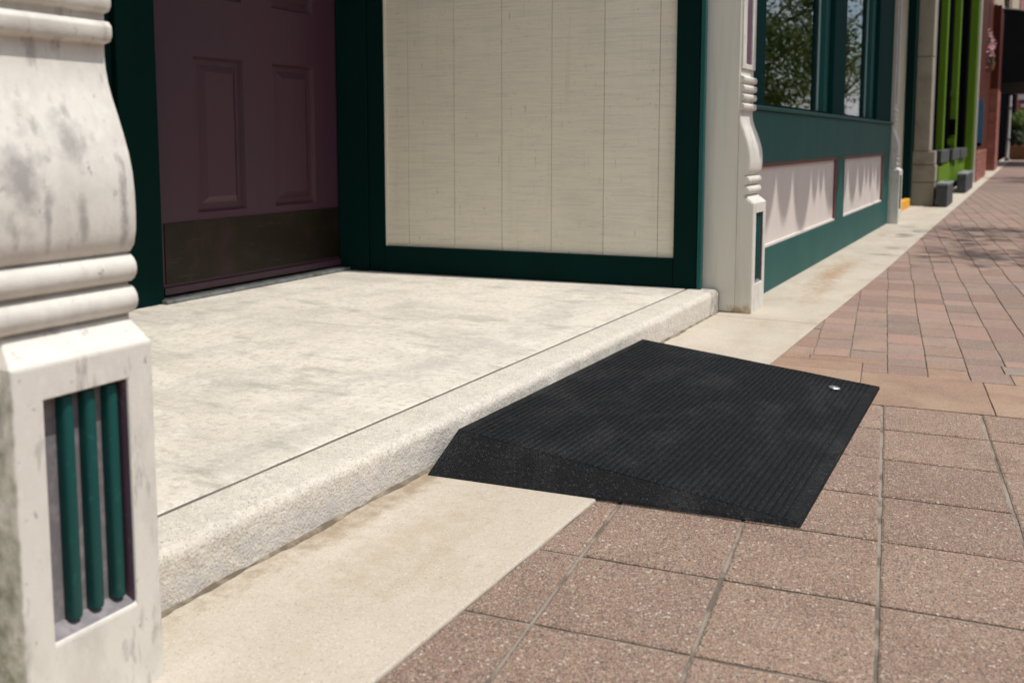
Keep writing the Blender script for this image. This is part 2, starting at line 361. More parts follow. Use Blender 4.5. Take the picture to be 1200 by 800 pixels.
strip = MB().box(-1.15, -.62, -3, 36, -.07, -.012).build('concrete_strip', M['joint']); tag(strip, kind='structure')
ys = [-3, 3.183, 5.84, 7.44, 10.2, 13.6, 17.2, 21, 25, 30, 36]
for a, b in zip(ys[:-1], ys[1:]):
    x0 = -1.14
    ye = [a + .003] + [q for q in (1.40, 2.55, 4.70, 7.5) if a < q < b] + [b - .003]
    pts = [(x0, b-.003), (x0, a+.003)] + [(xe(q), q) for q in ye]; n = len(pts); mb = MB()
    mb.v = [(x, y, -.011) for x, y in pts] + [(x, y, 0.0) for x, y in pts]
    mb.f = [list(range(n))[::-1], list(range(n, 2*n))] + [[k, (k+1) % n, n+(k+1) % n, n+k] for k in range(n)]
    mb.build('slab', M['strip'], strip, bevel=.003)

# ------------------------------------------------------------------ pavement
A7 = rad(7.1); UA = Vector((cos(A7), sin(A7), 0)); VA = Vector((-sin(A7), cos(A7), 0))
pave = MB().box(XE, 3.0, -3, 12.2, -.10, -.0036).build('pavement', M['joint']); tag(pave, kind='structure')
MB().box(XE, 3.0, 12.2, 60, -.10, -.0005).build('far_paving', M['farpave'], pave)

def clip(poly, xmin, ymax=12.2):
    def cl(p, inside, inter):
        out = []
        for i in range(len(p)):
            a, b = p[i], p[(i+1) % len(p)]
            if inside(a): out.append(a)
            if inside(a) != inside(b): out.append(inter(a, b))
        return out
    def cut(a, b):
        f = lambda t: (lambda q: q.x - xe(q.y) - .0008)(a.lerp(b, t)); lo, hi = 0.0, 1.0; s0 = f(0) > 0
        for _ in range(24):
            m_ = (lo+hi)/2
            if (f(m_) > 0) == s0: lo = m_
            else: hi = m_
        return a.lerp(b, lo)
    p = cl(poly, lambda q: q.x >= xe(q.y) + .0008, cut)
    if len(p) > 2: p = cl(p, lambda q: q.y <= ymax, lambda a, b: a.lerp(b, (ymax-a.y)/(b.y-a.y)))
    return p
def inset(poly, d):
    n = len(poly); out = []
    for i in range(n):
        a, b, c = poly[i-1], poly[i], poly[(i+1) % n]
        e1 = (b-a).normalized(); e2 = (c-b).normalized()
        n1 = Vector((-e1.y, e1.x, 0)); n2 = Vector((-e2.y, e2.x, 0)); k = n1 + n2
        out.append(b + k * (d / max(.55, k.dot(n1))))
    return out
def area(p): return abs(sum(p[i].x*p[(i+1)%len(p)].y - p[(i+1)%len(p)].x*p[i].y for i in range(len(p)))/2)
def slabmb(poly, gap, chamf, top, mb, hz=0):
    q = inset(poly, gap); qi = inset(q, chamf)
    if hz:
        a_, b_ = [], []
        for k in range(len(q)):
            for t in (0, .22, .5, .77):
                j_ = Vector((random.uniform(-hz, hz), random.uniform(-hz, hz), 0))
                a_.append(q[k].lerp(q[(k+1) % len(q)], t) + j_); b_.append(qi[k].lerp(qi[(k+1) % len(q)], t) + j_*1.3)
        q, qi = a_, b_
    n = len(q); i = len(mb.v)
    mb.v += [(p.x, p.y, top-.05) for p in q] + [(p.x, p.y, top-chamf*.55) for p in q] + [(p.x, p.y, top) for p in qi]
    for k in range(n):
        k2 = (k+1) % n
        mb.f.append([i+k, i+k2, i+n+k2, i+n+k]); mb.f.append([i+n+k, i+n+k2, i+2*n+k2, i+2*n+k])
    mb.f.append([i+2*n+k for k in range(n)])

pieces = []   # (u0,u1,v0,v1,material,gap)
def uv(u, v): return UA*u + VA*v
for i in range(-6, 16):
    for j in range(-14, 6):
        u0 = .0085 + .2018*i; VL = [1.064, 1.272, 1.487, 1.682, 1.887, 2.086, 2.279]
        v0, v1 = (VL[j], VL[j+1]) if j >= 0 else (1.064 + .206*j, 1.064 + .206*(j+1))
        pieces.append((u0, u0+.2018, v0, v1, 'paver', (.0029, .0034)))
us = [-.95, -.65, -.345, -.045, .240, .54, .84, 1.14, 1.44, 1.75, 2.05, 2.4, 2.7, 3.0, 3.3]
for a, b in zip(us[:-1], us[1:]): pieces.append((a, b, 2.279, 2.600 if a < 0 else 2.585, 'slab', (.0016, .0014)))
def row(v0, v1, edges, mats):
    for k, (a, b) in enumerate(zip(edges[:-1], edges[1:])): pieces.append((a, b, v0, v1, mats[k % len(mats)], (.0016, .0016)))
cols = [.017 + .098*k for k in range(-9, 34)]
left = [u for u in cols if u < .0]; right = [u for u in cols if u > .0]
row(2.600, 2.702, [-.85, -.59, -.30, -.045, .017], ['slab', 'slab', 'slab', 'small_a'])
row(2.585, 2.702, [.017, .115, .213, .311], ['small_a', 'slab', 'small_a'])
row(2.585, 2.700, [.311, .508, .704, .9, 1.1, 1.3, 1.5, 1.7, 1.9, 2.1, 2.3, 2.5, 2.7, 2.9, 3.1, 3.3], ['slab', 'greypaver', 'small_a'])
row(2.702, 2.762, [-.85, -.5, -.185, .017], ['slab', 'slab', 'slab'])
row(2.702, 2.792, [c for c in right if c < .22], ['small_a', 'small_b'])
row(2.700, 2.792, [.213, .30, .508] + [c for c in right if c > .6], ['small_a', 'greypaver', 'small_b', 'small_a'])
row(2.762, 2.865, left[:], ['small_b', 'small_a', 'greypaver'])
pieces.append((left[-1], .017, 2.762, 2.865, 'small_b', (.0016, .0016)))
row(2.792, 2.865, right, ['small_a', 'small_b', 'small_a'])
v = 2.865; pat = [.14, .145, .235, .265, .14, .12, .175, .2, .12, .29]; k = 0
rr = random.Random(3)
while v < 13:
    h = pat[k % len(pat)] * rr.uniform(.96, 1.04); k += 1
    shift = rr.uniform(-.004, .004); i = 0
    while i < len(cols)-1:
        w = 1
        a, b = cols[i] + shift, cols[min(i+w, len(cols)-1)] + shift
        m_ = 'small_a' if rr.random() < .62 else 'small_b'
        if h > .22 and rr.random() < .45:
            c = v + h*rr.choice([.38, .5, .62])
            pieces.append((a, b, v, c, m_, (.0015, .0016))); pieces.append((a, b, c, v+h, rr.choice(['small_a', 'small_b']), (.0015, .0016)))
        else: pieces.append((a, b, v, v+h, m_, (.0015, .0016)))
        i += w
    v += h
def to_cam(p):
    d = p - Vector((0, 0, .6)); R_ = cam.rotation_euler.to_matrix().transposed(); c = R_ @ d
    if c.z > -.05: return None
    return (600 + 1113.4*c.x/-c.z, 277 - 1113.4*c.y/-c.z)
cand = []
for (a, b, c, d, m_, gp) in pieces:
    poly = [uv(a, c), uv(b, c), uv(b, d), uv(a, d)]
    full = min(p.x - xe(p.y) for p in poly) > .003 and max(p.y for p in poly) < 12.2
    pl = poly if full else clip(poly, XE + .001)
    if len(pl) < 3 or area(pl) < 1.5e-4 or min(p.y for p in pl) < -2.9: continue
    pts = [to_cam(p) for p in pl]; sz = 0
    if all(pts):
        x0 = max(0, min(q[0] for q in pts)); x1 = min(1200, max(q[0] for q in pts)); y0 = max(0, min(q[1] for q in pts)); y1 = min(800, max(q[1] for q in pts))
        if x1 > x0 and y1 > y0: sz = (x1-x0)*(y1-y0)
    cand.append((sz, pl, full, m_, gp, (a, b, c, d)))
cand.sort(key=lambda q: -q[0])
cache = {}
rest = {}
for n_, (sz, pl, full, m_, gp, dims) in enumerate(cand):
    dz = random.uniform(-.0008, .0006) if m_ != 'paver' else random.uniform(-.0004, .0004)
    gap, ch = gp
    if not full: gap, ch = min(gap, .0014 if area(pl) < .004 else gap), min(ch, .0008 if area(pl) < .004 else ch)
    if n_ < 298 and sz > 20:
        if full:
            w, h = round(dims[1]-dims[0], 3), round(dims[3]-dims[2], 3); key = (w, h, m_, random.randrange(5))
            if key not in cache:
                mb = MB(); slabmb([Vector((-w/2,-h/2,0)), Vector((w/2,-h/2,0)), Vector((w/2,h/2,0)), Vector((-w/2,h/2,0))], gap, ch, 0, mb, .0008 if m_ == 'paver' else .0006)
                me = bpy.data.meshes.new('paver'); me.from_pydata(mb.v, [], mb.f); me.materials.append(M[m_]); cache[key] = me
            o = bpy.data.objects.new('paver', cache[key]); COL.objects.link(o); o.parent = pave
            cc = (uv(dims[0], dims[2]) + uv(dims[1], dims[3]))/2
            o.location = Vector((cc.x, cc.y, dz)) - pave.location; o.rotation_euler = (random.uniform(-.002,.002), random.uniform(-.002,.002), A7 + random.uniform(-.003, .003))
        else:
            mb = MB(); slabmb(pl, gap, ch, dz, mb, .0005 if area(pl) > .004 else 0); mb.build('paver', M[m_], pave, recalc=False)
    else:
        slabmb(pl, gap, ch, dz, rest.setdefault(m_, MB()))
for m_, mb in rest.items():
    tag(mb.build('paving_field', M[m_], pave, recalc=False), kind='stuff')

# ------------------------------------------------------------------ concrete entrance step
step = thing('entrance_step', 'low pale concrete entrance step with rounded worn edge and a groove along it', 'step', (-1.7, 2.0, 0))
mb = MB()
R0 = .019; prof = [(-1.042, 0), (-.945, 0)]
for k in range(7):
    a = k/6*pi/2; prof.append((-.945 - R0 + R0*cos(a), ZS - R0 + R0*sin(a)))
prof.append((-1.042, ZS))
ny = 150; n = len(prof)
for j in range(ny+1):
    y = .70 + (3.247-.70)*j/ny
    for k, (x, z) in enumerate(prof):
        dx = dz = 0
        if 1 <= k < n-1:
            w = noise.noise(Vector((x*22, y*16, z*30)))*.0022 + noise.noise(Vector((x*70+9, y*55, z*70)))*.0011
            c = max(0, noise.noise(Vector((3.1, y*9, 1.7))) - .38)*.02 if 3 <= k <= 6 else 0
            dx = w - c; dz = w*.4 - c*.6 if k > 1 else 0
        mb.v.append((x+dx, y, z+dz))
for j in range(ny):
    for k in range(n): mb.f.append([j*n+k, (j+1)*n+k, (j+1)*n+(k+1)%n, j*n+(k+1)%n])
mb.f.append(list(range(n))); mb.f.append([ny*n+k for k in range(n)][::-1])
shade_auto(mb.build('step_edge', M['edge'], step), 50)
# floor slab behind the groove (outline of the splayed alcove)
fl = [(-1.0520, .5), (-1.0520, 3.24), (-2.62, 3.02), (-2.62, .9)]
mb = MB(); mb.hexa([(x, y, 0) for x, y in fl], [(x, y, ZS) for x, y in fl]); mb.build('floor_slab', M['floor'], step, bevel=.004)
gm = MB()
for j in range(120):
    ya, yb = .70 + 2.54*j/120, .70 + 2.54*(j+1)/120; f = lambda y: .0016*noise.noise(Vector((y*14, 4.4, 0)))
    za, zb = ZS-.0016 + .0010*noise.noise(Vector((ya*9, 0, 2))), ZS-.0016 + .0010*noise.noise(Vector((yb*9, 0, 2)))
    gm.face([(-1.0525, ya, za), (-1.0415, ya, za), (-1.0415, yb, zb), (-1.0525, yb, zb)])
gm.build('groove', M['groove_dirt'], step)
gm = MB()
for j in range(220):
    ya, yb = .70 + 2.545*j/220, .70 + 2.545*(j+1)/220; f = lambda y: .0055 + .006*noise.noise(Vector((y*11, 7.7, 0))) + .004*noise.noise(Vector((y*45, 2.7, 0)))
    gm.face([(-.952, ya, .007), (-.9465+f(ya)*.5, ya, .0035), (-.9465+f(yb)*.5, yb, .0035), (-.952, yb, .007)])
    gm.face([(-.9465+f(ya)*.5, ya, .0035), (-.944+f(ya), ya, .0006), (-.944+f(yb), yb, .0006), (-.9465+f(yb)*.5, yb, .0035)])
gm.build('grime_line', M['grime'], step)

# ------------------------------------------------------------------ near shop building
shop = thing('shop_building', 'cream and dark green shopfront with plum entry door, carved pilasters and display windows', 'building', (-1.7, 4.0, 0))

def profile(front=0.0):
    """bracket profile x(z) from base to the shaft"""
    P = [(-.866, .404)]
    def roll(xc, zc, r, n=8):
        for k in range(n+1):
            a = -pi/2 + pi*k/n; P.append((xc + r*cos(a), zc + r*sin(a)))
    roll(-.866, .4275, .0160); roll(-.866, .4620, .0160)
    for x, z in [(-.860,.4795),(-.853,.488),(-.8495,.503),(-.8485,.522),(-.849,.545),(-.8512,.566),(-.8555,.585),(-.8625,.606),(-.8710,.628),(-.8785,.646),(-.8840,.662),(-.8870,.677),(-.8885,.692),(-.8880,.702)]:
        P.append((x, z))
    for zc in (.7155, .7475, .7785, .8085):
        h = .0115
        P += [(-.8865, zc-h-.001), (-.8775, zc-h+.001), (-.8745, zc-h*.4), (-.8745, zc+h*.45), (-.8785, zc+h*.9), (-.8865, zc+h+.001)]
    P.append((-.8885, .823))
    return P
def pilaster(y0, y1, label=None):
    pb = MB().box(-1.03, -.894, y0+.004, y1-.004, .0, 3.9).build('pilaster', M['cream'], shop, bevel=.003)
    if label: pb['label'] = label
    pr_ = [(-.8935, .404)] + profile() + [(-.8885, 3.44), (-.8935, 3.44)]
    shade_auto(MB().prism(pr_, y0, y1).build('scroll_bracket', M['carved'], pb, bevel=.0012), 42)
    # base block with a recess in its front face
    x = -.832; b0, b1, z0, z1 = y0+.033, y1-.033, .100, .348
    mb = MB(); T = .384
    xb = -.8925
    mb.face([(xb,y0,0),(x,y0,0),(x,y0,T),(xb,y0,T)]); mb.face([(x,y1,0),(xb,y1,0),(xb,y1,T),(x,y1,T)])
    t2 = (x-.030, y0+.012, y1-.004, T+.024)
    mb.face([(x,y0,T),(x,y1,T),(t2[0],t2[2],t2[3]),(t2[0],t2[1],t2[3])])
    mb.face([(x,y0,T),(t2[0],t2[1],t2[3]),(xb,t2[1],t2[3]),(xb,y0,T)]); mb.face([(x,y1,T),(xb,y1,T),(xb,t2[2],t2[3]),(t2[0],t2[2],t2[3])])
    mb.face([(t2[0],t2[1],t2[3]),(t2[0],t2[2],t2[3]),(xb,t2[2],t2[3]),(xb,t2[1],t2[3])])
    O = [(y0,0),(y1,0),(y1,T),(y0,T)]; I = [(b0,z0),(b1,z0),(b1,z1),(b0,z1)]
    for k in range(4):
        a, b, c, d = O[k], O[(k+1)%4], I[(k+1)%4], I[k]
        mb.face([(x,*a),(x,*b),(x,*c),(x,*d)])
        mb.face([(x,*d),(x,*c),(x-.003,*c),(x-.003,*d)])
    bm_o = mb.build('base_block', M['carved'], pb, recalc=False)
    bm = bmesh.new(); bm.from_mesh(bm_o.data); bmesh.ops.remove_doubles(bm, verts=bm.verts, dist=.0003); bmesh.ops.recalc_face_normals(bm, faces=bm.faces)
    bm.to_mesh(bm_o.data); bm.free()
    bv = bm_o.modifiers.new('bevel', 'BEVEL'); bv.width = .0028; bv.segments = 2; bv.limit_method = 'ANGLE'; bv.angle_limit = rad(40)
    # lining of the recess
    D = .020; mb = MB()
    L0 = [(b0,z0),(b1,z0),(b1,z1),(b0,z1)]; L1 = [(b0+.003,z0+.01),(b1-.002,z0+.01),(b1-.002,z1-.002),(b0+.003,z1-.002)]
    for k in range(4):
        mb.face([(x-.003,*L0[k]),(x-.003,*L0[(k+1)%4]),(x-D,*L1[(k+1)%4]),(x-D,*L1[k])])
    mb.face([(x-D,*q) for q in L1]); mb.build('recess_lining', M['mauve'], pb)
    MB().face([(x-.0032, b1-.0006, z0+.0005), (x-.0032, b1-.0006, z1-.0005), (x-D+.0005, b1-.0026, z1-.0025), (x-D+.0005, b1-.0026, z0+.010)]).build('recess_side', M['plumtrim'], pb, recalc=False)
    for c in (.0655, .0915, .1185):
        mb = MB(); yc = y0 + c; ring = 8; zz = [(z0+.0100, .93), (z0+.0125, 1), (z1-.010, 1), (z1-.0035, .90)]
        for z, s in zz:
            for k in range(ring+1):
                a = -pi/2 + pi*k/ring; mb.v.append((x-D+.0004 + .0130*abs(cos(a))**.55*s, yc + .0070*(abs(sin(a))**.75)*(1 if a > 0 else -1)*s, z))
        for j in range(len(zz)-1):
            for k in range(ring): mb.f.append([j*(ring+1)+k, j*(ring+1)+k+1, (j+1)*(ring+1)+k+1, (j+1)*(ring+1)+k])
        q_ = (len(zz)-1)*(ring+1); mb.f.append(list(range(ring+1))[::-1]); mb.f.append([q_+k for k in range(ring+1)])
        shade_auto(mb.build('flute', M['flute'], pb), 38)
    # tall inset on the shaft
    yi0, yi1 = y0+.045, y1-.045
    MB().box(-.8884, -.8872, yi0, yi1, .862, 2.45).build('shaft_inset', M['plumtrim'], pb)
    mb = MB()
    for a, b in ((y0+.002, yi0), (yi1, y1-.002)): mb.box(-.8884, -.882, a, b, .845, 2.47)
    mb.box(-.8884, -.882, yi0, yi1, .845, .862).box(-.8884, -.882, yi0, yi1, 2.45, 2.47)
    mb.build('shaft_trim', M['carved'], pb, bevel=.001)
    return pb
pilaster(.541, .705, 'weathered carved cream pilaster nearest the camera at the left edge')
p2 = pilaster(3.257, 3.425, 'carved cream pilaster at the far end of the concrete step')
pilaster(7.32, 7.488, 'carved cream pilaster between the display window and the far doorway')
# side boards returning into the alcove behind the pilasters
def plank(x0, x1, y0, y1, z0, z1, m, parent, name, bevel=.002): return MB().box(x0, x1, y0, y1, z0, z1).build(name, M[m], parent, bevel=bevel)
sp = [(-.8895, .002), (-.8345, .002), (-.8345, .380), (-.868, .403)] + [(max(x-.0035, -.8890), z) for x, z in profile()[1:] if z < .70] + [(-.8895, .703)]
MB().prism(sp, 3.2535, 3.2568).build('side_board', M['cream'], p2)
plank(-1.03, -.8912, 3.2535, 3.2605, .002, 3.46, 'cream', p2, 'side_board')

# --- splayed side walls of the alcove
WA = Vector((-2.40, 3.035, 0)); WB = Vector((-1.0, 3.228, 0)); WD = (WB-WA).normalized(); WN = Vector((WD.y, -WD.x, 0))   # WN points into the alcove
def wbox(mb, t0, t1, z0, z1, d0, d1, mirror=False):
    pts = []
    for (t, d) in ((t0, d0), (t1, d0), (t1, d1), (t0, d1)):
        p = WA + WD*t + WN*d
        if mirror: p = Vector((p.x, .74 + 3.225 - p.y, 0))
        pts.append(p)
    lo = [(p.x, p.y, z0) for p in pts]; hi = [(p.x, p.y, z1) for p in pts]
    return mb.hexa(lo, hi)
for mir in (False, True):
    wall = wbox(MB(), -.1, 1.398, 0, 3.5, -.14, -.012, mir).build('side_wall', M['side_dirt'], shop)
    seams = [.168, .263, .459, .655, .851, 1.05, 1.25, 1.316]
    for a, b in zip(seams[:-1], seams[1:]):
        w = .0004 if a in (.263, .655, 1.05) else .0009
        wbox(MB(), a + w, b - w, .180, 3.3, -.012, -.0015 + random.uniform(-.0008, .0008), mir).build('board', M['sideboard'], wall, bevel=.0014)
    wbox(MB(), -.044, .090, ZS+.002, 3.46, -.012, .016, mir).build('corner_post', M['green'], wall, bevel=.003)
    wbox(MB(), .0915, .163, ZS+.002, 3.46, -.012, .010, mir).build('corner_post', M['green'], wall, bevel=.003)
    wbox(MB(), .1635, .1695, .182, 3.3, -.012, .006, mir).build('bead', M['cream'], wall)
    wbox(MB(), .1635, 1.3095, ZS+.002, .184, -.012, .014, mir).build('bottom_rail', M['green'], wall, bevel=.002)
    wbox(MB(), .1635, 1.3095, 3.302, 3.46, -.012, .014, mir).build('top_rail', M['green'], wall, bevel=.002)
    wbox(MB(), 1.311, 1.394, ZS-.004, 3.46, -.012, .016, mir).build('end_post', M['green'], wall, bevel=.003)
    wbox(MB(), 1.3955, 1.412, ZS-.012, 3.46, -.012, .022, mir).build('edge_strip', M['greenwall'], wall, bevel=.003)

# --- entry door
XD = -2.447; DY0, DY1 = 2.113, 3.003 + .066
door = MB()
pan = []
for (a, b) in ((2.285, 2.510), (2.658, 2.884)):
    for (c, d) in ((.358, .877), (1.075, 1.66), (1.78, 1.98)): pan.append((a, b, c, d))
# door leaf as a grid with openings for the panels
ysd = [DY0+.006, 2.285, 2.510, 2.658, 2.884, DY1-.006]; zsd = [.100, .358, .877, 1.075, 1.66, 1.78, 1.98, 2.12]
for i in range(5):
    for j in range(7):
        if i in (1, 3) and j in (1, 3, 5): continue
        door.face([(XD, ysd[i], zsd[j]), (XD, ysd[i+1], zsd[j]), (XD, ysd[i+1], zsd[j+1]), (XD, ysd[i], zsd[j+1])])
door.box(XD-.044, XD-.040, DY0+.006, DY1-.006, .100, 2.12)
for s in ((DY0+.006,), (DY1-.006,)): door.face([(XD-.042, s[0], .1), (XD, s[0], .1), (XD, s[0], 2.12), (XD-.042, s[0], 2.12)])
door = door.build('door', M['purple'], shop, recalc=False); door['label'] = 'plum six-panel door with dull brass kick plate'
for (a, b, c, d) in pan:
    mb = MB(); rings = [(0, 0), (.009, -.015), (.026, -.015), (.050, -.001)]
    def rg(k):
        o_, dx = rings[k]; return [(XD+dx, a+o_, c+o_), (XD+dx, b-o_, c+o_), (XD+dx, b-o_, d-o_), (XD+dx, a+o_, d-o_)]
    for k in range(3):
        r0, r1 = rg(k), rg(k+1)
        for q in range(4): mb.face([r0[q], r0[(q+1)%4], r1[(q+1)%4], r1[q]])
    mb.face(rg(3)); mb.build('door_panel', M['purple'], door, recalc=False)
MB().box(XD+.0005, XD+.004, DY0+.024, DY1-.022, .134, .332).build('kick_plate', M['brass'], door, bevel=.001)
MB().box(XD+.0005, XD+.012, DY0+.012, DY1-.012, .1, .124).build('door_sweep', M['purple'], door, bevel=.002)
for z in (.345, 1.08, 1.85): MB().box(XD+.0005, XD+.011, DY1-.008, DY1+.006, z, z+.09).build('hinge', M['rust'], door, bevel=.001)
mb = MB().tube([(XD, 2.19, 1.14), (XD+.05, 2.19, 1.14)], [.012, .012]).tube([(XD+.05, 2.19, 1.14), (XD+.055, 2.19, 1.14), (XD+.08, 2.19, 1.14), (XD+.088, 2.19, 1.14)], [.014, .026, .026, .012], 14)
shade_auto(mb.build('door_knob', M['brass'], door))
MB().box(XD-.06, XD+.055, DY0-.02, DY1+.012, ZS+.001, ZS+.013).build('threshold', M['alu'], shop, bevel=.004)
fr = MB(); dy = DY0
MB().box(XD-.06, XD+.030, DY0-.155, DY0-.008, ZS+.002, 3.5).build('door_frame', M['green'], shop, bevel=.003)
MB().box(XD-.06, XD+.006, DY0-.008, DY0+.004, ZS+.014, 2.14).build('door_stop', M['purple'], shop, bevel=.001)
MB().box(XD-.06, XD+.030, DY1+.003, DY1+.02, ZS+.014, 3.5).build('door_frame', M['green'], shop, bevel=.002)
MB().box(XD-.06, XD+.030, DY0-.008, DY1+.003, 2.13, 3.5).build('door_head', M['green'], shop, bevel=.002)
MB().box(XD-.12, XD-.07, .75, 3.3, .0, 3.6).build('rear_wall', M['green'], shop)
MB().box(XD-.06, XD+.01, .75, DY0-.157, ZS+.002, 3.5).build('rear_wall', M['green'], shop)
MB().box(-2.6, -.96, .70, 3.26, 3.50, 3.6).build('ceiling', M['cream'], shop)
MB().box(-.99, -.905, .707, 3.255, 3.46, 3.9).build('lintel', M['green'], shop, bevel=.003)
MB().box(-1.5, -.93, -6, 9.3, 3.9, 7.2).build('upper_wall', M['cream'], shop)
MB().box(-1.4, -.905, -6, .535, 0, 3.9).build('front_wall', M['cream'], shop)
MB().box(-9, -8.9, -6, 9.3, 0, 7.2).build('back_wall', M['interior'], shop)
MB().box(-9, -.94, -6, 9.3, 7.2, 7.4).build('roof', M['asphalt'], shop)
# --- display window wall  y 3.43 .. 7.32
y0, y1 = 3.4265, 7.3185; X = XW
MB().box(X-.10, X, y0, 6.18, .0, .180).build('base_rail', M['greenwall'], shop, bevel=.003)
MB().box(X-.10, X-.002, 6.184, y1, .0, .180).build('base_rail', M['greenwall'], shop, bevel=.003)
MB().box(X-.10, X+.003, y0, y1, .512, .712).build('sill_rail', M['greenwall'], shop, bevel=.004)
MB().box(X-.10, X+.016, y0, y1, .712, .728).build('window_sill', M['greenwall'], shop, bevel=.004)
MB().box(X-.10, X+.001, 5.225, 5.455, .180, .512).build('stile', M['greenwall'], shop, bevel=.003)
MB().box(X-.10, X+.001, 6.99, y1, .180, .512).build('stile', M['greenwall'], shop, bevel=.003)
for a, b in ((y0, 5.225), (5.455, 6.99)):
    p = MB().box(X-.09, X-.012, a, b, .178, .512).build('lower_panel', M['pinkcream'], shop)
    MB().box(X-.012, X-.001, a, b, .497, .5115).build('panel_trim', M['maroon'], p)
    MB().box(X-.012, X-.001, b-.028, b-.001, .1805, .497).build('panel_trim', M['maroon'], p)
    MB().box(X-.012, X-.001, a, b-.028, .1805, .190).build('panel_trim', M['pinkcream'], p)
for a, b in ((y0, 3.66), (5.06, 5.40), (6.62, y1)):
    MB().box(X-.09, X-.004, a, b, .728, 2.2).build('window_post', M['postgreen'], shop, bevel=.003)
for b, a in ((5.06, 4.93), (6.62, 6.45)):      # stepped reveals at the far side of each window
    w = MB().box(X-.088, X-.030, a+.03, b, .728, 2.2).build('window_reveal', M['greenwall'], shop, bevel=.002)
    MB().box(X-.088, X-.056, a, a+.03, .728, 2.2).build('bead', M['teal'], w, bevel=.002)
for a, b in ((3.66, 5.06), (5.40, 6.62)):
    fo = MB().box(X-.088, X-.03, a, b, 2.1, 2.2).build('window', M['green'], shop)
    MB().box(X-.066, X-.060, a, b, .728, 2.1).build('pane', M['glass'], fo)
    MB().box(X-.088, X-.02, a, b, .728, .742).build('window_frame', M['green'], fo, bevel=.002)
MB().box(X-.10, X-.004, y0, y1, 2.2, 3.9).build('transom_wall', M['green'], shop)
MB().box(-5.0, -4.9, 3.4, 7.4, 0, 3).build('interior_wall', M['interior'], shop)
MB().box(-5.0, X-.11, 3.4, 7.4, .0, .05).build('interior_floor', M['wood'], shop)
MB().box(-5.0, X-.11, 3.42, 3.50, .05, 3).build('interior_wall', M['interior'], shop)
MB().box(-5.0, X-.11, 7.2, 7.3, .05, 3).build('interior_wall', M['interior'], shop)
MB().box(-5.0, X-.11, 3.4, 7.4, 3.0, 3.1).build('interior_ceiling', M['interior'], shop)
# --- awning with scalloped valance over the display window
aw = MB(); ax0, az0, ax1, az1 = X+.004, 2.95, .02, 2.56; ay0, ay1 = 3.52, 7.7
aw.hexa([(ax0, ay0, az0), (ax1, ay0, az1), (ax1, ay1, az1), (ax0, ay1, az0)], [(ax0, ay0, az0+.006), (ax1, ay0, az1+.006), (ax1, ay1, az1+.006), (ax0, ay1, az0+.006)])
aw = aw.build('awning', M['greencanvas'], shop)
rs = random.Random(11); y = ay0
mb = MB()
for w, dp in [(.56, .26), (.30, .20), (.40, .27), (.17, .15), (.13, .12), (.42, .22), (.30, .2), (.34, .22), (.26, .2), (.16, .14), (.20, .17), (.13, .12), (.24, .2), (.30, .2), (.29, .2)]:
    nseg = 12; pts = [(y, 2.56), (y+w, 2.56)]
    for k in range(nseg+1):
        t = k/nseg; pts.append((y + w*(1-t), 2.535 - dp*(sin(pi*t)**.7)))
    mb.face([(ax1, a, b) for a, b in pts]); mb.face([(ax1+.004, a, b) for a, b in pts][::-1]); y += w
mb.build('valance', M['greencanvas'], aw, recalc=False)
# --- far doorway of the same building: splayed wall, post, yellow threshold
w2 = MB().box(-2.3, -1.035, 9.30, 9.42, .0, 2.8).build('side_wall', M['cream'], shop)
MB().box(-1.035, -.965, 9.26, 9.42, .0, 2.8).build('corner_post', M['green'], shop, bevel=.004)
MB().box(-2.3, -2.2, 7.49, 9.3, 0, 2.8).build('rear_wall', M['green'], shop)
MB().box(-2.2, -1.03, 7.3205, 7.37, 0, 2.8).build('side_wall', M['cream'], shop)
MB().box(-2.2, -1.0, 7.49, 9.3, 0, .07).build('far_step', M['floor'], shop)
MB().box(-1.0, -.955, 8.55, 9.25, 0, .078).build('yellow_edge', M['yellow'], shop, bevel=.004)
MB().box(-2.3, -.93, 7.49, 9.3, 2.8, 3.9).build('ceiling', M['cream'], shop)

# ------------------------------------------------------------------ rubber threshold ramp
ramp = thing('threshold_ramp', 'black ribbed rubber wedge ramp lying against the concrete step', 'ramp', (-.6, 1.9, 0))
A = Vector((-.909, 1.457, .068)); B = Vector((-.897, 2.375, .068)); C_ = Vector((-.299, 2.402, .0075)); D_ = Vector((-.291, 1.470, .0075))
a0 = Vector((-.930, 1.384, .0005)); b0 = Vector((-.925, 2.44, .0005)); c0 = Vector((-.2985, 2.405, .0005)); d0 = Vector((-.2895, 1.466, .0005))
mb = MB(); i = 0
mb.v += [tuple(p) for p in (a0, b0, c0, d0, A - Vector((0,0,.0005)), B - Vector((0,0,.0005)), C_ - Vector((0,0,.0008)), D_ - Vector((0,0,.0008)))]
mb.f += [[0,1,2,3],[0,4,5,1],[3,2,6,7],[0,3,7,4],[1,5,6,2]]
bo = mb.build('ramp_body', M['rubber'], ramp)
